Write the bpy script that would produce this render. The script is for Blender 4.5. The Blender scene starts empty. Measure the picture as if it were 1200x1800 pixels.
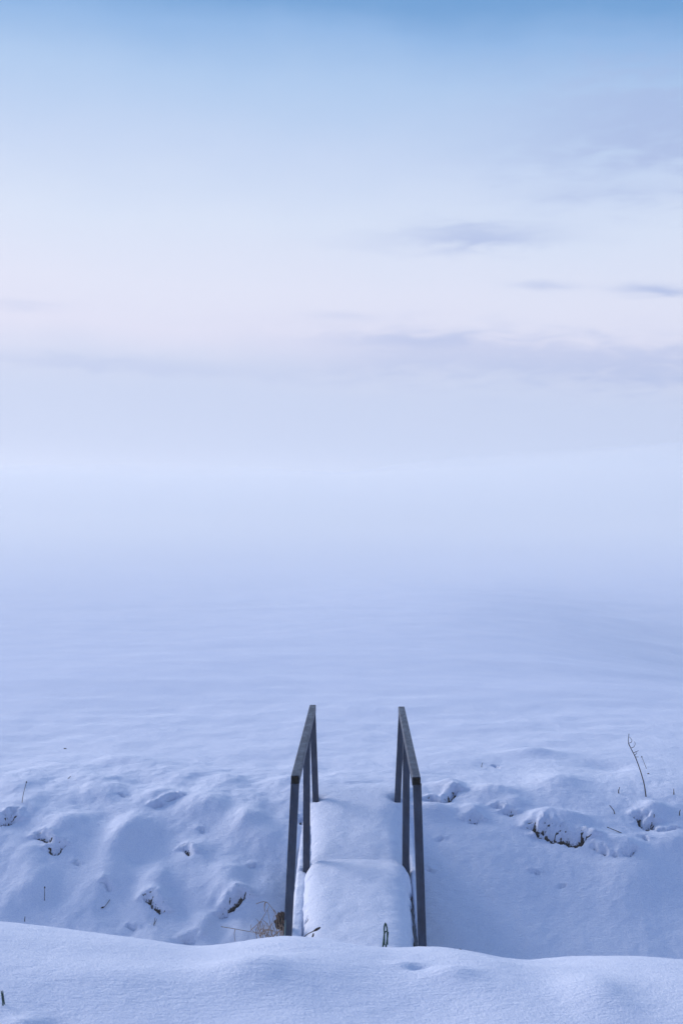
import bpy, bmesh, math, random
import numpy as np
from mathutils import Vector, Matrix

scene = bpy.context.scene
R = math.radians
# ------------------------------------------------------------------ camera
H = 2.27                 # eye height above the snow field (field level = 0)
F = 2500.0               # focal length in photo pixels (50 mm on a 36 mm tall frame)
HOR = 886.0              # eye level row of the photo
cd = bpy.data.cameras.new('camera'); cam = bpy.data.objects.new('camera', cd)
scene.collection.objects.link(cam); scene.camera = cam
cam.location = (0, 0, H)
cd.sensor_fit = 'VERTICAL'; cd.sensor_height = 36.0; cd.lens = 50.0
cam.rotation_euler = (R(90) - math.atan(14.0 / F), 0, 0)
cd.clip_start = 0.05; cd.clip_end = 5000
cd.dof.use_dof = True; cd.dof.focus_distance = 9.2; cd.dof.aperture_fstop = 8.0

# ------------------------------------------------------------------ colour
scene.view_settings.view_transform = 'Standard'
scene.view_settings.look = 'None'
scene.view_settings.exposure = 0.0
scene.view_settings.gamma = 1.0
scene.cycles.volume_bounces = 8
scene.cycles.max_bounces = 16
scene.cycles.diffuse_bounces = 6

def lin(r, g, b, k=1.0):
    f = lambda c: (c / 12.92 if c <= .04045 else ((c + .055) / 1.055) ** 2.4)
    return (f(r / 255) * k, f(g / 255) * k, f(b / 255) * k, 1)

# ------------------------------------------------------------------ world
SUN_EL, SUN_AZ = 21.0, -52.0        # azimuth from the view direction, negative = left
world = bpy.data.worlds.new('World'); scene.world = world; world.use_nodes = True
wt = world.node_tree; wt.nodes.clear()
def N(t, kind, **kw):
    n = t.nodes.new(kind)
    for k, v in kw.items():
        setattr(n, k, v)
    return n
def M(t, op, a, b=None, c=None, clamp=False):
    n = t.nodes.new('ShaderNodeMath'); n.operation = op; n.use_clamp = clamp
    for i, v in enumerate((a, b, c)):
        if v is None: continue
        if isinstance(v, (int, float)): n.inputs[i].default_value = v
        else: t.links.new(v, n.inputs[i])
    return n.outputs[0]
def ramp(t, fac, stops, interp='LINEAR'):
    n = t.nodes.new('ShaderNodeValToRGB'); t.links.new(fac, n.inputs[0])
    e = n.color_ramp.elements; n.color_ramp.interpolation = interp
    while len(e) < len(stops): e.new(0.5)
    for i, (p, c) in enumerate(stops):
        e[i].position = p; e[i].color = c
    return n.outputs[0]
def mixc(t, fac, a, b, mode='MIX'):
    n = t.nodes.new('ShaderNodeMix'); n.data_type = 'RGBA'; n.blend_type = mode
    for s, v in ((0, fac), (6, a), (7, b)):
        if isinstance(v, (int, float)): n.inputs[s].default_value = v
        elif isinstance(v, tuple): n.inputs[s].default_value = v
        else: t.links.new(v, n.inputs[s])
    return n.outputs[2]
tc = N(wt, 'ShaderNodeTexCoord')
sep = N(wt, 'ShaderNodeSeparateXYZ'); wt.links.new(tc.outputs['Generated'], sep.inputs[0])
el = M(wt, 'DIVIDE', M(wt, 'ARCSINE', sep.outputs[2]), math.pi / 2)           # -1..1
az = M(wt, 'ARCTAN2', sep.outputs[0], sep.outputs[1])                          # radians, right positive
def elf(y): return math.atan((HOR - y) / F) / (math.pi / 2)
SK = [(0.0, lin(186, 200, 235)), (elf(800), lin(185, 200, 234)), (elf(700), lin(193, 205, 236)),
      (elf(655), lin(202, 210, 237)), (elf(600), lin(223, 222, 243)), (elf(520), lin(225, 227, 246)),
      (elf(400), lin(216, 226, 247)), (elf(280), lin(196, 213, 243)), (elf(150), lin(171, 200, 238)),
      (elf(60), lin(139, 180, 229)), (elf(0), lin(100, 155, 212)), (0.30, lin(140, 180, 234)),
      (0.5, lin(148, 180, 230)), (1.0, lin(155, 184, 232))]
# warp the elevation a little so the bands of the sky are not ruler straight
cmb = N(wt, 'ShaderNodeCombineXYZ'); wt.links.new(az, cmb.inputs[0]); wt.links.new(el, cmb.inputs[1])
mp = N(wt, 'ShaderNodeMapping'); mp.inputs['Scale'].default_value = (2.4, 7, 1)
wt.links.new(cmb.outputs[0], mp.inputs[0])
nz = N(wt, 'ShaderNodeTexNoise'); nz.inputs['Scale'].default_value = 4.0; nz.inputs['Detail'].default_value = 4
nz.inputs['Roughness'].default_value = .5
wt.links.new(mp.outputs[0], nz.inputs['Vector'])
elw = M(wt, 'ADD', el, M(wt, 'MULTIPLY', M(wt, 'SUBTRACT', nz.outputs[0], .5), .016))
elw = M(wt, 'ADD', elw, M(wt, 'MULTIPLY', az, .03))      # the right hand side is a touch further along the ramp
sky = ramp(wt, M(wt, 'MAXIMUM', elw, 0.0), SK, 'LINEAR')
# cloud streaks, each at its own bearing and elevation
mp2 = N(wt, 'ShaderNodeMapping'); mp2.inputs['Scale'].default_value = (14, 80, 1)
wt.links.new(cmb.outputs[0], mp2.inputs[0])
nz2 = N(wt, 'ShaderNodeTexNoise'); nz2.inputs['Scale'].default_value = 2.2; nz2.inputs['Detail'].default_value = 6
nz2.inputs['Distortion'].default_value = .4
wt.links.new(mp2.outputs[0], nz2.inputs['Vector'])
wob = M(wt, 'SUBTRACT', nz2.outputs[0], .5)
CL = [(1170, 235, 260, 85, .62, 0), (1060, 352, 140, 14, .22, 0), (845, 414, 120, 20, .48, .02), (780, 425, 190, 22, .22, 0),
      (955, 506, 52, 7, .42, .06), (1155, 519, 66, 9, .75, .05), (600, 556, 60, 8, .22, .03),
      (740, 600, 150, 12, .36, .02), (860, 630, 300, 38, .46, .06), (1180, 650, 190, 40, .46, 0),
      (640, 650, 160, 25, .22, 0), (150, 640, 200, 14, .32, .02), (40, 545, 70, 8, .2, 0), (330, 655, 160, 10, .2, .02)]
tot = None
for (px, py, sx, sy, amp, tilt) in CL:
    a0 = math.atan((px - 600) / F); e0 = elf(py); sa = sx / F; se = sy / F / (math.pi / 2)
    u = M(wt, 'DIVIDE', M(wt, 'SUBTRACT', az, a0), sa)
    v0 = M(wt, 'ADD', M(wt, 'SUBTRACT', el, e0), M(wt, 'MULTIPLY', M(wt, 'SUBTRACT', az, a0), tilt / (math.pi / 2)))
    v = M(wt, 'ADD', M(wt, 'DIVIDE', v0, se), M(wt, 'MULTIPLY', wob, 3.0))
    # flat top, soft underside
    d2 = M(wt, 'ADD', M(wt, 'MULTIPLY', u, u), M(wt, 'MULTIPLY', v, v))
    g = M(wt, 'MULTIPLY', M(wt, 'POWER', 2.718, M(wt, 'MULTIPLY', d2, -1.0)), amp)
    tot = g if tot is None else M(wt, 'ADD', tot, g)
# the bearing is only meaningful ahead of the camera
tot = M(wt, 'MULTIPLY', tot, M(wt, 'ADD', .72, M(wt, 'MULTIPLY', nz2.outputs[0], .56)), clamp=True)
sky = mixc(wt, M(wt, 'MULTIPLY', tot, 1.0), sky, lin(162, 179, 224))
# behind the viewer the dusk sky is darker and bluer
back = M(wt, 'SUBTRACT', .12, M(wt, 'MULTIPLY', sep.outputs[1], .85), clamp=True)
sky = mixc(wt, back, sky, lin(50, 88, 172))
# below the horizon: dim snow bounce
nish = N(wt, 'ShaderNodeTexSky'); nish.sky_type = 'NISHITA'; nish.sun_disc = False
nish.sun_elevation = R(4); nish.sun_rotation = R(SUN_AZ)
b1 = N(wt, 'ShaderNodeBackground'); wt.links.new(nish.outputs[0], b1.inputs[0]); b1.inputs[1].default_value = 0.012
b2 = N(wt, 'ShaderNodeBackground'); wt.links.new(sky, b2.inputs[0]); b2.inputs[1].default_value = 0.955
ad = N(wt, 'ShaderNodeAddShader'); wt.links.new(b1.outputs[0], ad.inputs[0]); wt.links.new(b2.outputs[0], ad.inputs[1])
wo = N(wt, 'ShaderNodeOutputWorld'); wt.links.new(ad.outputs[0], wo.inputs[0])

# ------------------------------------------------------------------ the last daylight, soft, from the left
sd = bpy.data.lights.new('sun', 'SUN'); so = bpy.data.objects.new('sun', sd); scene.collection.objects.link(so)
sd.energy = 3.2; sd.angle = R(24); sd.color = (1.0, .93, .93)
dirv = Vector((math.sin(R(SUN_AZ)) * math.cos(R(SUN_EL)), math.cos(R(SUN_AZ)) * math.cos(R(SUN_EL)), math.sin(R(SUN_EL))))
so.rotation_euler = (-dirv).to_track_quat('-Z', 'Y').to_euler()

# ------------------------------------------------------------------ noise
rng = np.random.RandomState(7)
PERM = rng.permutation(512); ANG = rng.rand(512) * 2 * np.pi
GX, GY = np.cos(ANG), np.sin(ANG)
def perlin(x, y, seed=0):
    xi = np.floor(x).astype(int); yi = np.floor(y).astype(int); xf = x - xi; yf = y - yi
    u = xf ** 3 * (xf * (xf * 6 - 15) + 10); v = yf ** 3 * (yf * (yf * 6 - 15) + 10)
    def g(ix, iy, dx, dy):
        h = PERM[(PERM[(ix + seed * 17) & 511] + iy) & 511]
        return GX[h] * dx + GY[h] * dy
    a = g(xi, yi, xf, yf); b = g(xi + 1, yi, xf - 1, yf); c = g(xi, yi + 1, xf, yf - 1); d = g(xi + 1, yi + 1, xf - 1, yf - 1)
    return (a * (1 - u) + b * u) * (1 - v) + (c * (1 - u) + d * u) * v
def fbm(x, y, seed=0, o=4, r=.5):
    s = 0; a = 1
    for i in range(o):
        s = s + a * perlin(x, y, seed + i); x = x * 2.03 + 3.1; y = y * 2.03 + 1.7; a *= r
    return s
def sstep(a, b, x):
    t = np.clip((x - a) / (b - a), 0, 1); return t * t * (3 - 2 * t)

# ------------------------------------------------------------------ base relief: near bank, ditch, far bank, field
CR = 5.6
cpx = np.array([-2500, -900, -300, 0, 100, 200, 300, 345, 400, 450, 500, 560, 600, 650, 700, 750, 800, 860, 900, 940, 1000, 1050, 1120, 1200, 1500, 2200, 3800])
cpy = np.array([1640, 1650, 1625, 1620, 1632, 1645, 1660, 1665, 1660, 1652, 1647, 1652, 1660, 1668, 1668, 1665, 1671, 1684, 1688.5, 1689.5, 1684, 1681, 1683, 1690, 1680, 1650, 1660])
cxx = np.linspace(-6.5, 7, 1400)
cz = np.interp(cxx, (cpx - 600) / F * CR, H - (cpy - HOR) / F * CR)
k = np.exp(-np.linspace(-2.5, 2.5, 31) ** 2); k /= k.sum()
cz = np.convolve(np.pad(cz, 15, mode='edge'), k, 'valid')
def crest(x): return np.interp(x, cxx, cz)
gy = np.linspace(-2, 12, 2801)
gs = -.31 * sstep(4.3, 5.6, gy) ** 1.0 - .42 * sstep(5.6, 6.6, gy)
gz = np.cumsum(gs) * (gy[1] - gy[0]); gz -= np.interp(CR, gy, gz)
FY = np.array([8.0, 9.0, 9.5, 10.1, 10.8, 11.3, 11.7, 12.4, 13.5])
FZ = np.array([-1.02, -.97, -.86, -.60, -.24, -.06, -.012, 0, 0])
fyy = np.linspace(8, 13.5, 551); fzz = np.interp(fyy, FY, FZ)
fzz = np.convolve(np.pad(fzz, 20, mode='edge'), np.ones(41) / 41, 'valid')
def base(x, y):
    x = np.asarray(x, float); y = np.asarray(y, float)
    w = np.exp(-((y - CR) / 1.4) ** 2) * .75 + .25
    c0 = .56
    near = c0 + (crest(x + .10 * (y - CR)) - c0) * w + np.interp(y, gy, gz)
    # the ditch wanders and the far edge is not straight
    sh = .10 * perlin(x * .55, x * 0 + 3.3, 5) - .12 * sstep(1.0, 2.6, x) + .05 * perlin(x * 1.7, x * 0 + 8, 6)
    far = np.interp(y + sh, fyy, fzz)
    far = np.where(y > 60, 0, far)
    # smooth maximum of the two banks
    d = near - far; kk = .18
    h = np.clip(.5 + .5 * d / kk, 0, 1)
    return far * (1 - h) + near * h + kk * h * (1 - h)
def hit(px, py, f=base):
    t = np.arange(4.0, 60, .01)
    xs = (px - 600) / F * t; zs = H - (py - HOR) / F * t
    s = f(xs, t)
    # start beyond the near crest for everything drawn above it
    cr = np.interp(px, cpx, cpy)
    ok = (zs <= s) & ((t > 7.5) if py < cr - 1 else (t > 4.0))
    i = int(np.argmax(ok))
    return xs[i], t[i]

# hummocks of snow over tussocks: photo column, row, half width, half length (cm), height (cm), lean
HUM = [(112, 1462, 17, 22, 5.5, .5), (30, 1420, 20, 22, 4, .3), (215, 1475, 16, 30, 4.5, .4), (285, 1398, 17, 13, 4.0, .2), (355, 1420, 22, 18, 4, -.3),
       (275, 1560, 17, 26, 6.5, .4), (345, 1500, 14, 20, 4.5, -.4), (395, 1555, 18, 24, 5, .3), (430, 1450, 20, 22, 5, .2),
       (180, 1560, 16, 22, 4, .4), (60, 1570, 20, 25, 4, .3), (120, 1600, 16, 18, 3, 0), (468, 1480, 12, 14, 3.5, 0),
       (455, 1570, 16, 18, 4, .2), (285, 1592, 11, 9, 4, 0), (410, 1588, 14, 9, 4, 0), (350, 1630, 12, 12, 4, 0), (220, 1340, 30, 30, 3, .3),
       (95, 1350, 22, 18, 2.5, 0), (790, 1383, 13, 10, 4.5, 0), (770, 1425, 18, 12, 4, 0), (870, 1395, 22, 16, 4.5, -.2),
       (905, 1415, 12, 9, 3, 0), (955, 1440, 16, 11, 5.5, 0), (1003, 1448, 18, 12, 6.0, 0), (985, 1380, 22, 28, 5, .2),
       (1050, 1480, 16, 10, 4, 0), (1095, 1492, 14, 9, 3.5, 0), (1150, 1425, 14, 11, 5.0, 0), (1070, 1345, 26, 22, -4, 0),
       (1180, 1480, 20, 16, 3, 0), (930, 1330, 28, 20, 4, 0), (830, 1425, 9, 7, 3, 0), (1120, 1530, 22, 30, 3, .5)]
HUMW = [(hit(a, b) + (c / 100, d / 100, e / 100, f)) for a, b, c, d, e, f in HUM]
# gaps under the snow where it has drawn back from the dead grass: polylines in photo px, gap width cm, depth cm, cornice cm, soil
GAP = [([(-12, 1448), (4, 1449), (20, 1443)], 2.2, 7, 3.5, 1.0), ([(18, 1438), (26, 1432)], 1.4, 4, 1.5, .4),
       ([(67, 1480), (76, 1483), (84, 1490)], 1.7, 6, 3.0, .9), ([(88, 1503), (93, 1506), (101, 1505), (109, 1497)], 1.4, 5, 2.5, .8),
       ([(273, 1418), (283, 1414)], 1.4, 3.5, 2, .45), ([(297, 1409), (310, 1405)], 1.4, 4, 2.5, .6),
       ([(324, 1497), (334, 1511)], 1.6, 4, 2, .6), ([(259, 1596), (270, 1604), (281, 1609)], 1.7, 6, 3, .8),
       ([(390, 1615), (397, 1612)], 1.5, 5, 2, .7), ([(404, 1607), (410, 1606), (426, 1595)], 1.7, 6, 3, .85),
       ([(326, 1654), (340, 1654)], 1.6, 4, 2, .4), ([(186, 1566), (190, 1574)], 1.2, 3, 1.5, .3),
       ([(757, 1406), (778, 1414), (788, 1406), (801, 1393)], 1.8, 7, 3.5, .85), ([(828, 1443), (836, 1443)], 2.0, 6, 2.5, .75),
       ([(872, 1419), (880, 1422)], 1.2, 3, 1.5, .35), ([(890, 1428), (899, 1431)], 1.5, 4.5, 2, .7),
       ([(936, 1458), (944, 1465), (953, 1461)], 1.9, 6, 2.5, .9),
       ([(962, 1470), (972, 1474), (984, 1474), (997, 1480), (1010, 1484), (1024, 1481)], 2.7, 10, 4.5, 1.3),
       ([(1058, 1500), (1064, 1506)], 1.2, 4, 1.5, .6), ([(1098, 1512), (1108, 1514), (1114, 1505)], 1.3, 4, 1.5, .5),
       ([(1123, 1436), (1127, 1450), (1136, 1456), (1146, 1446)], 1.7, 5, 2.8, .75), ([(1142, 1448), (1147, 1455)], 1.5, 5, 2, 1.0),
       ([(1160, 1462), (1172, 1466), (1184, 1460)], 1.2, 3, 1.5, .35), ([(527, 1434), (528, 1446)], 1.3, 6, 1.5, .9),
       ([(1130, 1476), (1136, 1482)], 1.2, 3, 1, .3), ([(938, 1536), (946, 1537)], 1.1, 1.5, .6, .1),
       ([(1043, 1494), (1048, 1496)], 1.0, 3, 1.2, .6), ([(1078, 1508), (1083, 1510)], .9, 2.5, 1, .5), ([(768, 1478), (776, 1474)], 1.0, 2, .9, .2),
       ([(752, 1532), (760, 1536)], .9, 2, .8, .2), ([(868, 1345), (874, 1348)], .9, 2, .8, .2), ([(212, 1396), (218, 1399)], .9, 2, .9, .3),
       ([(352, 1458), (358, 1462)], .9, 2, .9, .3), ([(438, 1532), (446, 1528)], 1.0, 2.5, 1, .4), ([(132, 1522), (138, 1526)], .9, 2, .9, .3),
       ([(228, 1630), (236, 1634)], 1.0, 2.5, 1, .4), ([(985, 1560), (990, 1561)], .8, 1.2, .5, .1)]
GAPW = [([hit(*p) for p in pl], w / 100, d / 100, c / 100, s) for pl, w, d, c, s in GAP]

def relief(X, Y):
    Z = base(X, Y)
    DY = np.zeros_like(Z); S = np.zeros_like(Z)
    bank = sstep(9.0, 9.6, Y) * (1 - sstep(11.6, 13.2, Y))
    nearw = 1 - sstep(6.2, 7.2, Y)
    field = sstep(11.4, 14.5, Y)
    left = sstep(.2, -.3, X) if False else 1 - sstep(-.35, .35, X)
    # rolling hummocks, fuller on the left bank
    n1 = fbm(X * 2.1 + .4 * Y, Y * 1.6 - .2 * X, 11, 2, .4)
    Z += bank * (.048 * left + .016) * n1
    Z += bank * .0045 * fbm(X * 13, Y * 11, 27, 2)
    Z += bank * .013 * fbm(X * 5.0, Y * 4.2, 17, 2) * (.35 + .65 * left)
    edge_f = sstep(11.2, 12.4, Y) * (1 - sstep(14, 19, Y))
    Z += edge_f * (.035 * fbm(X * .8, Y * .9, 19, 3) + .010 * fbm(X * 2.6, Y * 2.6, 21, 3))
    # near bank
    Z += nearw * (.018 * fbm(X * .9, Y * 1.0, 23, 3) * sstep(.0, .7, np.abs(Y - CR)) + .004 * fbm(X * 3.2, Y * 3.2, 29, 3))
    # wind ripples and long swells on the field
    Z += field * (.030 * fbm(X * .26, Y * .60, 31, 3, .5) * np.clip(Y / 14, 1, 2) + .008 * fbm(X * .9, Y * 2.2, 37, 3) * (1 - sstep(16, 26, Y)))
    Z += .0022 * fbm(X * 14, Y * 14, 41, 3) * (bank + nearw * .8)
    # hollow and low rise added far right, sloped to darken the snow there
    Z += -.80 * np.exp(-(((X - 8.4) / 3.9) ** 2 + ((Y - 23) / 6.5) ** 2)) + .22 * np.exp(-(((X - 2.8) / 3.6) ** 2 + ((Y - 31) / 9) ** 2))
    Z += .10 * np.exp(-(((X + 3.5) / 2.5) ** 2 + ((Y - 19) / 1.3) ** 2)) * .6
    for cx, cy, sx, sy, h, lean in HUMW:
        m = (np.abs(X - cx) < sx * 3.2) & (np.abs(Y - cy) < sy * 3.2 + .1)
        dx = (X[m] - cx) - .5 * lean * (Y[m] - cy); dy = Y[m] - cy
        r2 = (dx / sx) ** 2 + (dy / sy) ** 2
        Z[m] += 1.4 * h * np.exp(-r2 * 1.2)
    for px, py, sx, sy, h in ((440, 1705, .14, .16, .026), (1050, 1750, .12, .28, .030), (795, 1708, .09, .09, .018), (735, 1695, .035, .03, -.014),
                              (715, 1690, .07, .05, .008), (45, 1800, .06, .05, .018), (92, 1803, .05, .05, -.02), (250, 1720, .3, .2, .02), (620, 1760, .3, .25, -.02)):
        cx, cy = hit(px, py + 6)
        Z += 1.45 * h * np.exp(-(((X - cx) / sx) ** 2 + ((Y - cy) / sy) ** 2))
    speck = fbm(X * 26, Y * 58, 59, 3)
    lump = fbm(X * 17, Y * 15, 53, 3)
    for pl, w, d, c, s in GAPW:
        P = np.array(pl)
        m = (X > P[:, 0].min() - .3) & (X < P[:, 0].max() + .3) & (Y > P[:, 1].min() - .3) & (Y < P[:, 1].max() + .35)
        x = X[m]; y = Y[m]; best = np.full(x.shape, 9.); side = np.zeros_like(x); endf = np.zeros_like(x)
        for i in range(len(P) - 1):
            a, b = P[i], P[i + 1]; ab = b - a; L = (ab ** 2).sum()
            t = np.clip(((x - a[0]) * ab[0] + (y - a[1]) * ab[1]) / L, 0, 1)
            qx = a[0] + ab[0] * t; qy = a[1] + ab[1] * t
            dd = np.hypot(x - qx, y - qy); u = dd < best
            best = np.where(u, dd, best); side = np.where(u, y - qy, side)
        lp = lump[m]
        sd_ = best * np.where(side >= 0, 1, -1)
        wj = w * (1 + .8 * lp)
        pit = np.exp(-np.abs((sd_ - .3 * w) / (1.0 * wj)) ** 4)
        # rounded roll of snow just uphill of the gap, leaning out over it
        roll = np.exp(-((best - 3.2 * w) / (2.2 * w)) ** 2) * sstep(-.005, .02, side)
        Z[m] += -d * pit + .8 * c * roll * (1 + .6 * lp) - .55 * c * np.exp(-(best / (5.5 * w)) ** 2)
        DY[m] -= .55 * c * roll
        prox = np.exp(-((sd_ - 2.2 * w) / (2.6 * w)) ** 2) * np.exp(-(best / (4.5 * w)) ** 2)
        pk = sstep(.12, .36, speck[m]) * prox
        Z[m] -= .024 * pk; S[m] = np.maximum(S[m], min(1.1, s * 1.15) * pk ** 1.3)
        S[m] = np.maximum(S[m], s * np.exp(-np.abs((sd_ - .42 * w) / (wj * .80)) ** 4))
    Z += .018 * np.exp(-(((X - .12) / .55) ** 2 + ((Y - 11.75) / .3) ** 2))
    # under the footbridge the bank snow sinks away
    ub = np.exp(-((X - .10) / .36) ** 6) * (1 - sstep(10.6, 11.5, Y)) * sstep(9.0, 9.5, Y)
    Z -= .12 * ub
    return Z, DY, S

# ------------------------------------------------------------------ materials
def new_mat(name):
    m = bpy.data.materials.new(name); m.use_nodes = True; t = m.node_tree
    return m, t, t.nodes['Principled BSDF']
def snow_mat(name, soil=False, fine=1.0):
    m, t, b = new_mat(name)
    g = N(t, 'ShaderNodeTexCoord')
    v = g.outputs['Object']
    n1 = N(t, 'ShaderNodeTexNoise'); n1.inputs['Scale'].default_value = 1.7; n1.inputs['Detail'].default_value = 5
    t.links.new(v, n1.inputs['Vector'])
    col = ramp(t, n1.outputs[0], [(.3, (.74, .80, .90, 1)), (.7, (.80, .85, .93, 1))])
    # fine crystals: tiny value speckle that belongs to the snow
    n4 = N(t, 'ShaderNodeTexNoise'); n4.inputs['Scale'].default_value = 150; n4.inputs['Detail'].default_value = 2
    t.links.new(v, n4.inputs['Vector'])
    col = mixc(t, .5, col, ramp(t, n4.outputs[0], [(.36, (.70, .73, .86, 1)), (.64, (1, .97, .97, 1))]), 'MULTIPLY')
    b.inputs['Roughness'].default_value = .75
    b.inputs['Specular IOR Level'].default_value = .15
    b.inputs['Sheen Weight'].default_value = .0
    # wind combed grain, slightly slanted, and a granular surface
    mp = N(t, 'ShaderNodeMapping'); mp.inputs['Scale'].default_value = (14, 34, 20); mp.inputs['Rotation'].default_value = (0, 0, R(-14))
    t.links.new(v, mp.inputs[0])
    n2 = N(t, 'ShaderNodeTexNoise'); n2.inputs['Scale'].default_value = 1.6; n2.inputs['Detail'].default_value = 6
    n2.inputs['Roughness'].default_value = .65
    t.links.new(mp.outputs[0], n2.inputs['Vector'])
    n3 = N(t, 'ShaderNodeTexNoise'); n3.inputs['Scale'].default_value = 90; n3.inputs['Detail'].default_value = 4
    n3.inputs['Roughness'].default_value = .7
    t.links.new(v, n3.inputs['Vector'])
    hgt = M(t, 'ADD', M(t, 'MULTIPLY', n2.outputs[0], .024 * fine), M(t, 'MULTIPLY', n3.outputs[0], .016 * fine))
    bp = N(t, 'ShaderNodeBump'); bp.inputs['Strength'].default_value = .55; bp.inputs['Distance'].default_value = 1.0
    t.links.new(hgt, bp.inputs['Height']); t.links.new(bp.outputs[0], b.inputs['Normal'])
    if soil:
        at = N(t, 'ShaderNodeAttribute'); at.attribute_name = 'soil'
        n5 = N(t, 'ShaderNodeTexNoise'); n5.inputs['Scale'].default_value = 55; n5.inputs['Detail'].default_value = 3
        t.links.new(v, n5.inputs['Vector'])
        f = M(t, 'ADD', at.outputs['Fac'], M(t, 'MULTIPLY', M(t, 'SUBTRACT', n5.outputs[0], .5), .9))
        mr = N(t, 'ShaderNodeMapRange'); mr.interpolation_type = 'SMOOTHSTEP'
        mr.inputs[1].default_value = .42; mr.inputs[2].default_value = .60
        t.links.new(f, mr.inputs[0])
        soilc = ramp(t, n5.outputs[0], [(.3, (.010, .008, .008, 1)), (.7, (.05, .034, .027, 1))])
        col = mixc(t, mr.outputs[0], col, soilc)
    t.links.new(col, b.inputs['Base Color'])
    return m
SNOW = snow_mat('snow_with_soil', True)
SNOW2 = snow_mat('bridge_snow', True)
def steel():
    m, t, b = new_mat('galvanised_steel')
    g = N(t, 'ShaderNodeTexCoord')
    mp = N(t, 'ShaderNodeMapping'); mp.inputs['Scale'].default_value = (1, .35, .35); t.links.new(g.outputs['Object'], mp.inputs[0])
    n1 = N(t, 'ShaderNodeTexNoise'); n1.inputs['Scale'].default_value = 26; n1.inputs['Detail'].default_value = 6; n1.inputs['Roughness'].default_value = .65
    t.links.new(mp.outputs[0], n1.inputs['Vector'])
    vo = N(t, 'ShaderNodeTexVoronoi'); vo.inputs['Scale'].default_value = 85; t.links.new(g.outputs['Object'], vo.inputs['Vector'])
    c = ramp(t, n1.outputs[0], [(.25, (.006, .016, .040, 1)), (.5, (.012, .027, .060, 1)), (.8, (.032, .058, .110, 1))])
    c = mixc(t, .18, c, ramp(t, vo.outputs['Color'], [(.2, (.5, .5, .5, 1)), (.8, (1, 1, 1, 1))]), 'MULTIPLY')
    t.links.new(c, b.inputs['Base Color'])
    b.inputs['Metallic'].default_value = .35
    t.links.new(ramp(t, n1.outputs[0], [(.3, (.62,) * 3 + (1,)), (.7, (.42,) * 3 + (1,))]), b.inputs['Roughness'])
    bp = N(t, 'ShaderNodeBump'); bp.inputs['Strength'].default_value = .2; bp.inputs['Distance'].default_value = .002
    t.links.new(n1.outputs[0], bp.inputs['Height']); t.links.new(bp.outputs[0], b.inputs['Normal'])
    return m
STEEL = steel()
def organic(name, c1, c2, scale=60):
    m, t, b = new_mat(name)
    g = N(t, 'ShaderNodeTexCoord')
    n1 = N(t, 'ShaderNodeTexNoise'); n1.inputs['Scale'].default_value = scale; n1.inputs['Detail'].default_value = 4
    t.links.new(g.outputs['Object'], n1.inputs['Vector'])
    t.links.new(ramp(t, n1.outputs[0], [(.35, c1), (.65, c2)]), b.inputs['Base Color'])
    b.inputs['Roughness'].default_value = .8; b.inputs['Specular IOR Level'].default_value = .2
    return m
DARK = organic('dark_dry_stem', (.030, .024, .024, 1), (.075, .055, .045, 1))
GREEN = organic('green_blade', (.02, .055, .042, 1), (.05, .11, .075, 1))
STRAW = organic('straw', (.20, .13, .085, 1), (.38, .27, .19, 1))
PALE = organic('pale_green_blade', (.16, .26, .24, 1), (.28, .38, .33, 1))
HEAD = organic('seed_head', (.012, .010, .011, 1), (.035, .025, .022, 1), 300)
EARTH = organic('earth', (.02, .012, .009, 1), (.09, .045, .028, 1), 45)
WOOD = organic('wet_deck_wood', (.03, .025, .022, 1), (.08, .062, .05, 1), 12)

# ------------------------------------------------------------------ object helpers
def link(name, me, mat, parent=None):
    o = bpy.data.objects.new(name, me); scene.collection.objects.link(o)
    if mat is not None: me.materials.append(mat)
    if parent is not None: o.parent = parent
    return o
def tag(o, label=None, cat=None, group=None, kind=None):
    if label: o['label'] = label
    if cat: o['category'] = cat
    if group: o['group'] = group
    if kind: o['kind'] = kind
    return o
def empty(name, loc):
    o = bpy.data.objects.new(name, None); scene.collection.objects.link(o); o.location = loc; o.empty_display_size = .1
    return o
def grid_mesh(name, X, Y, Z, attrs=None, smooth=True):
    ny, nx = X.shape
    me = bpy.data.meshes.new(name)
    co = np.stack([X, Y, Z], -1).reshape(-1, 3).astype(np.float32)
    i = np.arange(ny * nx).reshape(ny, nx)
    q = np.stack([i[:-1, :-1], i[:-1, 1:], i[1:, 1:], i[1:, :-1]], -1).reshape(-1)
    me.vertices.add(len(co)); me.vertices.foreach_set('co', co.reshape(-1))
    nf = len(q) // 4
    me.loops.add(len(q)); me.loops.foreach_set('vertex_index', q.astype(np.int32))
    me.polygons.add(nf); me.polygons.foreach_set('loop_start', np.arange(0, nf * 4, 4, dtype=np.int32))
    me.update(calc_edges=True); me.validate()
    me.polygons.foreach_set('use_smooth', np.full(nf, smooth))
    for k_, v_ in (attrs or {}).items():
        a = me.attributes.new(k_, 'FLOAT', 'POINT'); a.data.foreach_set('value', v_.reshape(-1).astype(np.float32))
    me.update()
    return me

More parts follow.
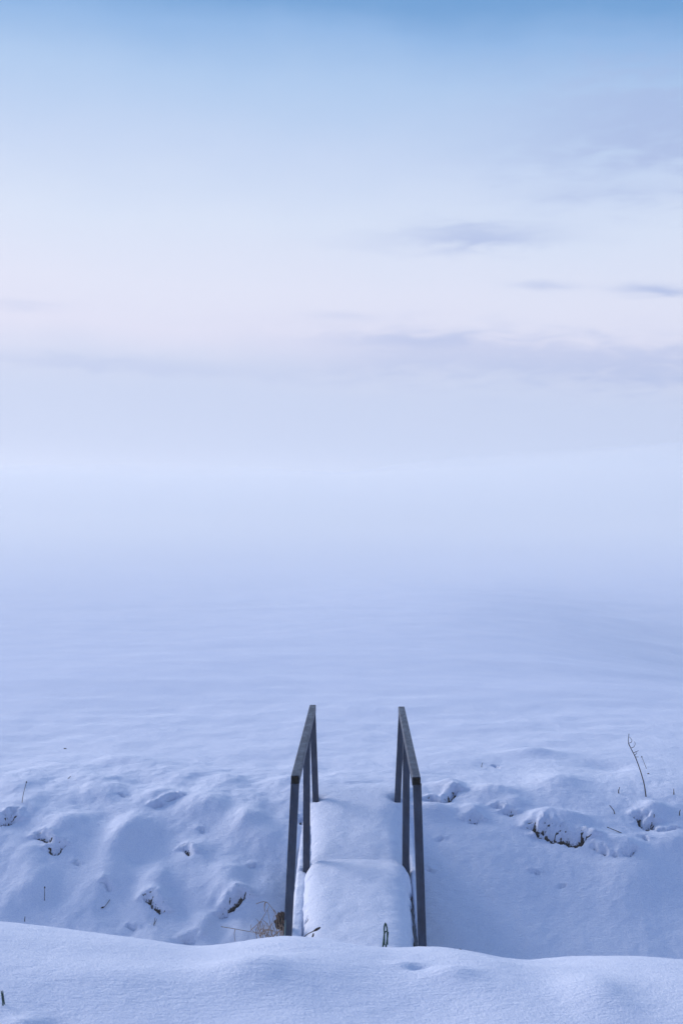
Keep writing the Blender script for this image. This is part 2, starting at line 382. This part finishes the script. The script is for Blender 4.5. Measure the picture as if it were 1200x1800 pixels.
# ------------------------------------------------------------------ the snow ground, one sheet to the misty distance
def growing(start, first, factor, end):
    out = []; v = start; s = first
    while v < end:
        s *= factor; v += s; out.append(v)
    return out
xs = list(np.arange(-3.1, 3.1001, .0115)); g1 = growing(3.1, .0115, 1.09, 420)
xs = np.array([-v for v in g1[::-1]] + xs + g1)
ys = np.concatenate([-np.array(growing(-4.3, .02, 1.14, 60))[::-1], np.arange(4.3, 6.1, .013), np.arange(6.13, 9.2, .05),
                     np.arange(9.2, 12.2, .0105), 12.2 + np.array(growing(0, .0105, 1.018, 400))])
ys = np.unique(ys)
X, Y = np.meshgrid(xs, ys)
Z, DY, S = relief(X, Y)
me = grid_mesh('snow_ground', X, Y + DY, Z, {'soil': S})
ground = link('snow_ground', me, SNOW)
tag(ground, 'blue white snow over the near bank, the ditch and the open field', kind='structure')
ZG = (xs, ys, Z)
def gz_at(x, y):
    i = min(max(np.searchsorted(xs, x), 1), len(xs) - 1); j = min(max(np.searchsorted(ys, y), 1), len(ys) - 1)
    return float(Z[j - 1:j + 1, i - 1:i + 1].mean())
def ghit(px, py):
    """photo position -> point on the finished snow"""
    cr = float(np.interp(px, cpx, cpy))
    t = np.arange(7.5 if py < cr - 1 else 3.0, 60, .01)
    for d in t:
        x = (px - 600) / F * d
        z = H - (py - HOR) / F * d
        g = gz_at(x, d)
        if z <= g: return Vector((x, d, g))
    return Vector((x, d, 0))
def at(px, py, d): return Vector(((px - 600) / F * d, d, H - (py - HOR) / F * d))

# ------------------------------------------------------------------ footbridge
AX = lambda y: .083 + .013 * (y - 8.3)            # centre line of the bridge
bridge = empty('footbridge', (AX(9.6), 9.6, -.45))
tag(bridge, 'narrow snow covered footbridge with two grey galvanised steel handrails across the ditch', 'footbridge')
O = Vector(bridge.location)
def solid(bm, name, mat, parent, off=O, bevel=0):
    for v in bm.verts: v.co -= off
    if bevel:
        bmesh.ops.bevel(bm, geom=[e for e in bm.edges], offset=bevel, segments=2, affect='EDGES', profile=.7)
    bmesh.ops.recalc_face_normals(bm, faces=bm.faces)
    me = bpy.data.meshes.new(name); bm.to_mesh(me); bm.free()
    return link(name, me, mat, parent)
def prism_between(bm, a, b, w, dpt, up=Vector((0, 0, 1))):
    """rectangular bar from a to b; w across x, dpt the other way"""
    ax = (b - a).normalized()
    sx = Vector((1, 0, 0)); sx = (sx - ax * sx.dot(ax)).normalized(); sy = ax.cross(sx)
    vs = []
    for p in (a, b):
        for i, j in ((-1, -1), (1, -1), (1, 1), (-1, 1)):
            vs.append(bm.verts.new(p + sx * w / 2 * i + sy * dpt / 2 * j))
    for f in ((0, 1, 2, 3), (7, 6, 5, 4), (0, 4, 5, 1), (1, 5, 6, 2), (2, 6, 7, 3), (3, 7, 4, 0)):
        bm.faces.new([vs[i] for i in f])
    return vs
T = .050
def hollow_bar(a, b, w, h, wall=.0035, depth=.35, rim=.0028):
    """square tube open at both ends, softly rounded edges"""
    bm = bmesh.new()
    ax = (b - a).normalized(); sx = Vector((1, 0, 0)); sx = (sx - ax * sx.dot(ax)).normalized(); sy = ax.cross(sx)
    def ring(p, w_, h_, r):
        vs = []
        for cx_, cy_, a0 in ((1, 1, 0), (-1, 1, 90), (-1, -1, 180), (1, -1, 270)):
            for k_ in range(4):
                an = R(a0 + k_ * 30)
                vs.append(bm.verts.new(p + sx * (cx_ * (w_ / 2 - r) + r * math.cos(an)) + sy * (cy_ * (h_ / 2 - r) + r * math.sin(an))))
        return vs
    def bridge_(r1, r2):
        n = len(r1)
        for i in range(n): bm.faces.new((r1[i], r1[(i + 1) % n], r2[(i + 1) % n], r2[i]))
    r = .006
    o1 = ring(a + ax * .001, w, h, r); o2 = ring(b - ax * .001, w, h, r)
    e1 = ring(a, w - .002, h - .002, r); e2 = ring(b, w - .002, h - .002, r)
    i1 = ring(a, w - 2 * wall, h - 2 * wall, r * .6); i2 = ring(b, w - 2 * wall, h - 2 * wall, r * .6)
    d1 = ring(a + ax * depth, w - 2 * wall, h - 2 * wall, r * .6); d2 = ring(b - ax * depth, w - 2 * wall, h - 2 * wall, r * .6)
    bridge_(o1, o2); bridge_(e1, o1); bridge_(o2, e2); bridge_(i1, e1); bridge_(e2, i2); bridge_(d1, i1); bridge_(i2, d2)
    bm.faces.new(d1[::-1]); bm.faces.new(d2)
    return bm
yN, yM, yF = 8.30, 10.05, 11.22
RAILS = []
for side, near, far, posts in (
        (-1, (518.7, 1364), (549.6, 1239.5), [((518.6, 1380), (505.6, 1647), yN + .03, -.85), ((538.5, 1290), (538.2, 1512), yM, -.60), ((551.3, 1250), (554.9, 1392), yF, -.30)]),
        (1, (731.6, 1366.5), (705.2, 1242.5), [((732.6, 1382), (742.0, 1667), yN + .03, -.85), ((713.3, 1290), (712.7, 1508), yM, -.60), ((702.8, 1250), (698.2, 1392), yF, -.30)])):
    a = at(near[0], near[1], yN - .03); b = at(far[0], far[1], yF + .06)
    a.z -= T / 2; b.z -= T / 2
    rail = solid(hollow_bar(a, b, T, T + .003), 'handrail', STEEL, bridge)
    RAILS.append(rail)
    for (p1, p2, d, zb) in posts:
        q1 = at(p1[0], p1[1], d); q2 = at(p2[0], p2[1], d)
        dr = (q2 - q1) / (q2.z - q1.z)
        # top butts against the underside of the rail, foot goes down past the deck
        f = (d - a.y) / (b.y - a.y); zt = a.z + (b.z - a.z) * f - T / 2 - .004
        top = q1 + dr * (zt - q1.z)
        top.x = a.x + (b.x - a.x) * f if d > 9 else q1.x
        foot = q2 + dr * (zb - q2.z)
        bm = bmesh.new(); prism_between(bm, foot, top, T - .001, T - .004)
        solid(bm, 'post', STEEL, rail, bevel=.003, off=O)
        bm = bmesh.new()
        # weld bead where the post meets the rail
        cpt = top + Vector((0, 0, .002)); vs = []
        prism_between(bm, cpt - Vector((0, 0, .004)), cpt + Vector((0, 0, .0015)), T + .002, T + .001)
        solid(bm, 'weld', STEEL, rail, bevel=.001, off=O)
# deck: side channels and cross boards, mostly under the snow
def deckz(y): return np.interp(y, [7.3, 8.3, 10.06, 10.061, 11.6], [-.59, -.53, -.375, -.36, -.14])
for s in (-1, 1):
    bm = bmesh.new()
    for (y0, y1) in ((7.3, 10.05), (10.056, 11.5)):
        prism_between(bm, Vector((AX(y0) + s * .40, y0, float(deckz(y0)) - .07)), Vector((AX(y1) + s * .385, y1, float(deckz(y1)) - .07)), .05, .12)
    solid(bm, 'side_beam', STEEL, bridge)
bm = bmesh.new(); y = 7.32
while y < 11.45:
    z = float(deckz(y + .06)) - .02
    prism_between(bm, Vector((AX(y) - .372, y + .06, z)), Vector((AX(y) + .358, y + .06, z)), .04, .115)
    # bars across x need their own basis
    y += .13
bm.free()
bm = bmesh.new(); y = 7.32
while y < 11.45:
    z0 = float(deckz(y + .06)) - .02
    m_ = Matrix.Translation((AX(y), y + .06, z0)) @ Matrix.Diagonal((.73, .118, .035, 1))
    bmesh.ops.create_cube(bm, size=1, matrix=m_)
    y += .128
solid(bm, 'deck', WOOD, bridge)

# snow lying on the footbridge
vy = np.concatenate([np.arange(7.35, 10.0, .0125), np.arange(10.0, 10.2, .006), np.arange(10.2, 11.75, .0125)])
uu = np.sin(np.linspace(-1, 1, 121) * np.pi / 2 * .97) / np.sin(np.pi / 2 * .97)
U, V = np.meshgrid(uu, vy)
topz = np.interp(V, [7.3, 8.0, 8.6, 9.3, 9.8, 10.0, 10.05, 10.09, 10.14, 10.4, 10.9, 11.1, 11.3, 11.5, 11.75],
                 [-.46, -.43, -.375, -.30, -.245, -.232, -.252, -.312, -.288, -.205, -.100, -.055, -.018, .004, -.03])
_tp = np.pad(topz[:, 0], 12, mode='edge'); _sm = np.convolve(_tp, np.ones(25) / 25, 'valid')[:, None]
_w = sstep(.15, .4, np.abs(V - 10.07)); topz = topz * (1 - _w) + _sm * _w
topz = topz + .011 * fbm(U * 1.2 + 5, V * 2.3, 61, 3)
wl = np.interp(V, [7.3, 8.3, 8.9, 9.3, 9.9, 10.03, 10.10, 10.7, 11.2, 11.75], [.325, .325, .335, .36, .365, .345, .352, .352, .38, .60])
wr = np.interp(V, [7.3, 8.3, 8.5, 9.6, 9.8, 9.98, 10.06, 10.12, 10.7, 11.2, 11.75], [.366, .366, .358, .364, .382, .365, .345, .345, .345, .38, .60])
wl = wl + .010 * fbm(V * 6, V * 0 + 2, 67, 4); wr = wr + .016 * fbm(V * 9, V * 0 + 9, 71, 4)
aU = np.abs(U)
edge = (1 - aU ** (4.6 + 4 * sstep(9.5, 9.95, V) * (1 - sstep(10.1, 10.4, V)))) ** .55
Xs = AX(V) + np.where(U < 0, U * wl, U * wr)
th = np.interp(V, [7.3, 10.05, 10.1, 10.9, 11.3, 11.75], [.15, .15, .12, .12, .05, .03])
lumps = fbm(Xs * 22, V * 16, 73, 3)
Zs = topz - th * (1 - edge) + .010 * lumps * sstep(.80, .97, aU) + .0018 * fbm(Xs * 16, V * 16, 79, 3)
# dish against the feet of the posts, and small pits along the left edge
soilb = np.zeros_like(Zs)
for (px, py, d, r_, dp) in ((548, 1512, 10.03, .035, .030), (705, 1512, 10.03, .035, .02), (560, 1390, 11.2, .05, .030), (694, 1390, 11.2, .05, .03)):
    p = at(px, py, d); rr = np.hypot(Xs - p.x, (V - p.y)); Zs -= dp * np.exp(-(rr / r_) ** 2)
for (px, py, rr0, dp, s_) in ((539, 1605, .013, .035, .8), (533, 1612, .014, .02, .3), (534, 1621, .010, .02, .5), (532, 1629, .014, .05, 1.1), (531, 1638, .012, .04, .9), (529, 1645, .012, .03, .7), (537, 1632, .006, .01, .6)):
    dist = 8.0
    for d in np.arange(7.8, 10.1, .01):
        if H - (py - HOR) / F * d <= np.interp(d, vy, topz[:, 60]) - .02: dist = d; break
    p = at(px, py, dist); q = np.hypot((Xs - p.x) / 1.0, (V - p.y) / 1.6)
    Zs -= dp * np.exp(-(q / rr0) ** 2); soilb = np.maximum(soilb, s_ * np.exp(-(q / rr0) ** 4))
me = grid_mesh('bridge_snow', Xs, V, Zs, {'soil': soilb})
bs = link('snow_cover', me, SNOW2)
tag(bs, 'smooth blanket of snow with one low step lying along the footbridge deck', 'snow')
# thin snow caught on the outer beams, broken by dark gaps
for s in (-1, 1):
    vv = np.arange(7.4, 11.1, .011); uw = np.linspace(-1, 1, 15)
    U2, V2 = np.meshgrid(uw, vv)
    hw = (.042 if s < 0 else .027) + .006 * fbm(V2 * 7, V2 * 0 + s, 83, 3)
    cen = AX(V2) + s * (np.interp(V2, [7.3, 10.05, 11.5], [.375, .385, .385] if s < 0 else [.412, .408, .385])) + .004 * fbm(V2 * 9, V2 * 0, 85, 3)
    ht = (.065 if s < 0 else .05) + .012 * fbm(V2 * 5, V2 * 0 + 4 * s, 89, 4)
    Zc = deckz(V2) - .012 + ht * np.sqrt(np.clip(1 - U2 ** 4, 0, 1)) + .004 * fbm(V2 * 30, U2 * 2, 91, 2) - .002
    me2 = grid_mesh('beam_snow', cen + hw * U2, V2, Zc, {'soil': np.zeros_like(Zc)})
    o = link('snow_strip', me2, SNOW2)
    tag(o, 'thin strip of snow on the %s edge beam of the footbridge' % ('left' if s < 0 else 'right'), 'snow', 'snow strips on the footbridge edge beams')

# ------------------------------------------------------------------ stems, blades, twigs
def tube(bm, pts, radii, n=6, flat=1.0):
    pts = [Vector(p) for p in pts]; rings = []
    for i, p in enumerate(pts):
        t = (pts[min(i + 1, len(pts) - 1)] - pts[max(i - 1, 0)]).normalized()
        a = t.cross(Vector((0, 1, 0)))
        a = a.normalized() if a.length > 1e-4 else Vector((1, 0, 0))
        b = t.cross(a)
        rings.append([bm.verts.new(p + (a * math.cos(2 * math.pi * k_ / n) + b * math.sin(2 * math.pi * k_ / n) * flat) * radii[i]) for k_ in range(n)])
    for r1, r2 in zip(rings, rings[1:]):
        for k_ in range(n): bm.faces.new((r1[k_], r1[(k_ + 1) % n], r2[(k_ + 1) % n], r2[k_]))
    bm.faces.new(rings[0][::-1]); bm.faces.new(rings[-1])
def smooth_pts(P, m=6):
    P = [Vector(p) for p in P]
    if len(P) < 3: return [P[0].lerp(P[-1], i / m) for i in range(m + 1)]
    out = []
    for i in range(len(P) - 1):
        p0 = P[max(i - 1, 0)]; p1 = P[i]; p2 = P[i + 1]; p3 = P[min(i + 2, len(P) - 1)]
        for k_ in range(m):
            t = k_ / m
            out.append(.5 * ((2 * p1) + (p2 - p0) * t + (2 * p0 - 5 * p1 + 4 * p2 - p3) * t * t + (3 * p1 - p0 - 3 * p2 + p3) * t ** 3))
    out.append(P[-1]); return out
def finish(bm, name, mat, parent, origin):
    for v in bm.verts: v.co -= origin
    bmesh.ops.recalc_face_normals(bm, faces=bm.faces)
    me = bpy.data.meshes.new(name); bm.to_mesh(me); bm.free()
    me.polygons.foreach_set('use_smooth', np.full(len(me.polygons), True))
    return link(name, me, mat, parent)
def stalk(name, pxs, label, cat, w0, w1, mat=DARK, group=None, head=None, d=None, sideb=None, flat=1.0, dlean=0.0, headmat=HEAD):
    """pxs: photo points from the foot up; w: diameter in photo px; head: (length px, width px)"""
    foot = ghit(*pxs[0]) if d is None else at(pxs[0][0], pxs[0][1], d)
    d0 = foot.y
    n = len(pxs)
    P = [at(px, py, d0 + dlean * i / max(n - 1, 1)) for i, (px, py) in enumerate(pxs)]
    if d is None:        # a stem that hangs downhill clears the slope below its foot
        P = [P[0]] + [at(px, py, min(p_.y, ghit(px, py).y - .02)) for (px, py), p_ in zip(pxs[1:], P[1:])]
    bury = P[0] + (P[0] - P[1]).normalized() * .05; bury.z = min(bury.z, P[0].z - .03)
    Q = [bury] + smooth_pts(P)
    s = d0 / F
    rad = [(w0 + (w1 - w0) * (i / (len(Q) - 1))) * s / 2 for i in range(len(Q))]
    root = empty(name, tuple(P[0])) if (head or sideb) else None
    bm = bmesh.new(); tube(bm, Q, rad, 6, flat)
    if root is None:
        o = finish(bm, name, mat, None, P[0]); o.location = P[0]; tag(o, label, cat, group); return o
    finish(bm, 'stem', mat, root, P[0])
    tag(root, label, cat, group)
    if head:
        L, W = head[0] * s, head[1] * s
        ax = (Q[-1] - Q[-2]).normalized()
        if len(head) > 2: ax = Vector((head[2], 0, head[3])).normalized()
        bm = bmesh.new(); K = 9
        pts = [Q[-1] + ax * (L * (i / (K - 1))) for i in range(K)]
        rd = [W / 2 * max(.12, math.sin(math.pi * min(.97, (i + .35) / (K - .2))) ** .6) * (1 + .18 * random.uniform(-1, 1)) for i in range(K)]
        tube(bm, pts, rd, 8)
        finish(bm, 'seed_head', headmat, root, P[0])
    for sb in (sideb or []):
        pts = smooth_pts([at(px, py, d0 + .01 * (i + 1)) for i, (px, py) in enumerate(sb)], 5)
        bm = bmesh.new(); tube(bm, pts, [.55 * s * (1 - .4 * i / len(pts)) for i in range(len(pts))], 5)
        finish(bm, 'side_branch', mat, root, P[0])
    return root
random.seed(3)
G1 = 'dead stems sticking out of the snow'
stalk('dead_weed', [(1135, 1401), (1132, 1380), (1126, 1358), (1117, 1333), (1109, 1317), (1104, 1306), (1105, 1290)],
      'tallest bare dark weed stem, curved with small side twigs, on the right bank', 'weed', 2.3, 1.0,
      sideb=[[(1109, 1315), (1114, 1313), (1116, 1307), (1114, 1304)], [(1104, 1307), (1109, 1305), (1110, 1301), (1106, 1296)], [(1113, 1324), (1119, 1321), (1122, 1320)],
             [(1115, 1328), (1118, 1325), (1117, 1321)], [(1117, 1331), (1122, 1331)], [(1108, 1315), (1106, 1310), (1104, 1306)]])
stalk('twig', [(1136, 1352), (1132, 1342), (1128, 1332)], 'hair thin stem with a tiny dark head right beside the tallest weed', 'dead stem', .8, .8, group=G1, head=(2.6, 2.4))
stalk('twig', [(1087, 1395), (1087, 1390), (1089, 1384)], 'short stub left of the foot of the tallest weed', 'dead stem', 2.2, 1.0, group=G1)
stalk('twig', [(1080, 1432), (1078, 1425), (1071, 1416)], 'short dark twig leaning left, below and left of the tallest weed', 'dead stem', 1.9, 1.1, group=G1)
stalk('twig', [(1092, 1465), (1080, 1460), (1069, 1455.5)], 'nearly flat lying thin stem with round tip, left of the right tussock gap', 'dead stem', 1.5, 1.1, group=G1, head=(2.4, 2.2))
stalk('twig', [(1147, 1446), (1149, 1440), (1149.5, 1432)], 'short reddish twig standing in the snow gap below the tallest weed', 'dead stem', 2.0, 1.1, group=G1)
stalk('twig', [(1184, 1398), (1184, 1392), (1183.5, 1387)], 'upright short stub near the right picture edge, upper of the two there', 'dead stem', 2.3, 1.0, group=G1)
stalk('twig', [(1194, 1435), (1194, 1429), (1195.5, 1424)], 'crooked short stub at the right picture edge, lower of the two there', 'dead stem', 2.0, 1.2, group=G1)
stalk('twig', [(846, 1349), (846.5, 1345), (848, 1341)], 'tiny twig tip above the lumps right of the handrails', 'dead stem', 1.3, .8, group=G1)
stalk('twig', [(38.5, 1412), (41, 1396), (46, 1377)], 'tall hair thin stem with dark tip above the left edge gap', 'dead stem', 1.2, .9, group=G1, head=(3.6, 2.2))
stalk('twig', [(78, 1584), (78, 1574), (78.3, 1563)], 'upright thin stem with a dark knob low on the left bank', 'dead stem', 1.2, .9, group=G1, head=(3.8, 2.4))
stalk('twig', [(193, 1582), (189, 1588), (183.5, 1595)], 'thin stem bent over downhill with a thick dark head on the left bank', 'dead stem', 1.1, .9, group=G1, head=(7, 2.6, -1, -.35))
stalk('twig', [(43, 1622), (43, 1618), (43.6, 1612)], 'short stub poking up just behind the near snow crest at far left', 'dead stem', 1.8, .9, group=G1)
stalk('twig', [(270, 1629), (271, 1622), (272.5, 1614)], 'short forked pale twig below the round gap in the left bank', 'dead stem', 1.2, .8, group=G1, sideb=[[(270.5, 1626), (274, 1620), (275, 1616)]])
stalk('twig', [(120, 1369), (122, 1367), (124.5, 1365)], 'tiny dark tip showing high on the left bank', 'dead stem', 1.6, .9, group=G1)
def fleck(pxs, label, mat=HEAD, w=3.4, d=None, lift=.4, cat='dead leaf', name='seed_husk', grp='dark flecks lying on the snow'):
    c = ghit(*pxs[0]) if d is None else at(pxs[0][0], pxs[0][1], d)
    P = [at(px, py, c.y - .02) for px, py in pxs]; s = c.y / F
    Q = smooth_pts(P, 5); K = len(Q)
    bm = bmesh.new(); tube(bm, Q, [w * s / 2 * max(.25, math.sin(math.pi * (i + .6) / (K + .3))) for i in range(K)], 7, .6)
    o = finish(bm, name, mat, None, P[0]); o.location = P[0]; tag(o, label, cat, grp); return o
fleck([(112, 1316), (115, 1317), (119, 1319)], 'small curled dark leaf lying on the open snow at upper left')
fleck([(1137.5, 1360), (1139, 1361), (1141, 1361)], 'small blue black speck below the hair thin stem by the tallest weed', w=4.2)
fleck([(804, 1672), (808, 1670.5), (813, 1672)], 'flat dark speck on the near snow crest right of the handrails', d=5.62, w=3)
# things growing on the near crest
def crest_d(px): return CR + .05
G2 = 'plants poking through the near snow crest'
stalk('seeded_weed', [(532, 1650), (541, 1643), (550, 1638.5)], 'dead brown stalk with a thick brown spike leaning right beside the left handrail', 'seed stalk', 1.6, 1.8, group=G2, d=5.66, head=(15, 4.4, 1, .55), headmat=DARK)
fleck([(548, 1649), (550, 1646), (551, 1641)], 'small dark folded leaf right of the leaning seed stalk', d=5.66, w=3.2, mat=DARK)
fleck([(654, 1669), (657, 1667.5), (660, 1669), (662, 1671)], 'dark curled bud on the near crest left of the green blades', d=5.64, w=4.6)
def blade(px_list, w, label, d, mat=GREEN, name='grass_shoot', grp=G2, parts=None):
    root = empty(name, tuple(at(px_list[0][0][0], px_list[0][0][1], d))); org = Vector(root.location)
    tag(root, label, 'grass blade', grp)
    for i, pl in enumerate(px_list):
        P = smooth_pts([at(px, py, d + .01 * i) for px, py in pl], 5)
        P = [P[0] + Vector((0, .0, -.05))] + P
        s = d / F; K = len(P)
        bm = bmesh.new(); tube(bm, P, [w * s / 2 * (1.0 if k_ < K - 3 else (.85, .6, .2)[k_ - K + 3]) for k_ in range(K)], 6, .35)
        finish(bm, 'leaf', mat, root, org)
    return root
blade([[(672, 1672), (674, 1655), (676, 1641), (680, 1638)], [(677, 1671), (680, 1655), (681.5, 1642), (682, 1639)], [(675.3, 1641), (675.2, 1632), (677, 1622.5)], [(680.5, 1640), (679.5, 1631), (677, 1622.5)]],
      2.9, 'pair of bent dark green grass blades sticking up from the near snow crest', 5.66)
blade([[(5, 1772), (3.2, 1755), (1.2, 1742)], [(8, 1771), (5.5, 1756), (4, 1742)]], 2.4, 'cut green grass blades at the bottom left picture edge', ghit(6, 1768).y - .01)
blade([[(500.5, 1650), (501, 1635), (501.5, 1617)]], 1.3, 'single pale green blade in front of the left handrail post', 5.68, PALE)

# dry grass tuft beside the left front post, with a clod of earth behind it
tg = at(470, 1652, 8.9)
tuft = empty('grass_tuft', tuple(tg)); tag(tuft, 'dry straw coloured grass tuft beside the foot of the left handrail', 'grass tuft')
def straw(pl, w, d, name='grass_stalk', mat=STRAW, m=5, taper=.5):
    P = smooth_pts([at(px, py, d + (i * .006)) for i, (px, py) in enumerate(pl)], m); s = d / F; K = len(P)
    bm = bmesh.new(); tube(bm, P, [w * s / 2 * (1 - taper * k_ / K) for k_ in range(K)], 5, .6)
    return finish(bm, name, mat, tuft, tg)
main = [[(388, 1630), (412, 1634), (445, 1640), (468, 1643)], [(413, 1635), (411.5, 1643), (413, 1656)],
        [(440, 1637), (458, 1620), (470, 1600), (473, 1593)], [(466, 1587), (470, 1588), (480, 1600), (486, 1608)],
        [(458, 1652), (458, 1622), (464, 1630)], [(487, 1652), (486, 1630), (485, 1612), (478, 1597)],
        [(480, 1655), (476, 1632), (470, 1600)], [(452, 1655), (450, 1636), (459, 1620)], [(450, 1590), (462, 1586), (467, 1587)],
        [(495, 1652), (492, 1632), (488, 1612), (481, 1600)], [(474, 1655), (470, 1640), (476, 1628), (482, 1610)]]
for pl in main: straw(pl, 1.35, 8.9)
straw([(466.5, 1587), (464.5, 1593), (465, 1604)], 2.8, 8.9, 'leaf', STRAW, 5, .7)
random.seed(11)
for i in range(46):
    x0 = random.uniform(452, 499); y0 = random.uniform(1640, 1658)
    a = random.uniform(-1, 1); L = random.uniform(12, 34)
    pl = [(x0, y0)]
    an = R(random.uniform(35, 145)); 
    for k_ in range(3):
        pl.append((pl[-1][0] + math.cos(an) * L / 3, pl[-1][1] - math.sin(an) * L / 3)); an += R(random.uniform(-50, 50))
    straw(pl, random.uniform(.8, 1.5), 8.85 + random.uniform(-.06, .08))
def clod(px, py, d, rx, ry, rz, label):
    c = at(px, py, d); bm = bmesh.new(); bmesh.ops.create_icosphere(bm, subdivisions=4, radius=1)
    co = np.array([v.co[:] for v in bm.verts])
    n = fbm(co[:, 0] * 2.2 + co[:, 2] * 1.3, co[:, 1] * 2.2 - co[:, 2], 97, 4, .6)
    for v, q in zip(bm.verts, n):
        v.co *= 1 + .95 * q
        v.co = Vector((v.co.x * rx, v.co.y * ry, v.co.z * rz))
    me = bpy.data.meshes.new('earth_clod'); bm.to_mesh(me); bm.free()
    o = link('earth_clod', me, EARTH); o.location = c; tag(o, label, 'earth clod')
clod(495, 1619, 9.0, .032, .04, .048, 'rust brown clod of earth half hidden behind the left front handrail post')

# ------------------------------------------------------------------ the frosty air over the field
bm = bmesh.new(); bmesh.ops.create_cube(bm, size=1, matrix=Matrix.Translation((0, 180, 4.5)) @ Matrix.Diagonal((900, 530, 14.0, 1)))
me = bpy.data.meshes.new('haze'); bm.to_mesh(me); bm.free()
hz = link('haze', me, None)
m = bpy.data.materials.new('haze'); m.use_nodes = True; t = m.node_tree; t.nodes.clear()
pv = N(t, 'ShaderNodeVolumePrincipled'); pv.inputs['Color'].default_value = (.957, .970, .94, 1); pv.inputs['Density'].default_value = .003
pv.inputs['Anisotropy'].default_value = .3
ou = N(t, 'ShaderNodeOutputMaterial'); t.links.new(pv.outputs[0], ou.inputs['Volume'])
me.materials.append(m)
tag(hz, 'pale blue mist over the snow field', kind='stuff')

# the thicker ground fog standing further out on the field: a closed bank that deepens with distance
fy = [13.5, 15, 17, 20, 24, 29, 35, 43, 54, 66, 80, 96, 115, 140, 170, 210, 260, 340, 430]
fx = np.linspace(-420, 420, 85)
bm = bmesh.new(); tops = []; bots = []
for y_ in fy:
    h_ = -.45 + 8.6 * (1 - math.exp(-((y_ - 13.5) / 100.0) ** .95))
    amp = 2.6 * min(1, max(0, (y_ - 22) / 70))
    nn = fbm(fx / 46.0, fx * 0 + y_ / 38.0, 101, 3, .6)
    tops.append([bm.verts.new((x_, y_, h_ + amp * q_ * 1.4)) for x_, q_ in zip(fx, nn)])
    bots.append([bm.verts.new((x_, y_, -1.9)) for x_ in fx])
for i in range(len(fy) - 1):
    for j in range(len(fx) - 1):
        bm.faces.new((tops[i][j], tops[i][j + 1], tops[i + 1][j + 1], tops[i + 1][j]))
        bm.faces.new((bots[i][j], bots[i + 1][j], bots[i + 1][j + 1], bots[i][j + 1]))
    for j in (0, -1): bm.faces.new((tops[i][j], tops[i + 1][j], bots[i + 1][j], bots[i][j]))
for j in range(len(fx) - 1):
    for i in (0, -1): bm.faces.new((tops[i][j], tops[i][j + 1], bots[i][j + 1], bots[i][j]))
bmesh.ops.recalc_face_normals(bm, faces=bm.faces)
me = bpy.data.meshes.new('fog_bank'); bm.to_mesh(me); bm.free()
fb = link('fog_bank', me, None)
m2 = bpy.data.materials.new('fog'); m2.use_nodes = True; t = m2.node_tree; t.nodes.clear()
pv = N(t, 'ShaderNodeVolumePrincipled'); pv.inputs['Color'].default_value = (.968, .972, .935, 1); pv.inputs['Density'].default_value = .032
pv.inputs['Anisotropy'].default_value = .08
ou = N(t, 'ShaderNodeOutputMaterial'); t.links.new(pv.outputs[0], ou.inputs['Volume'])
me.materials.append(m2)
tag(fb, 'pale ground fog thickening over the far snow field', kind='stuff')
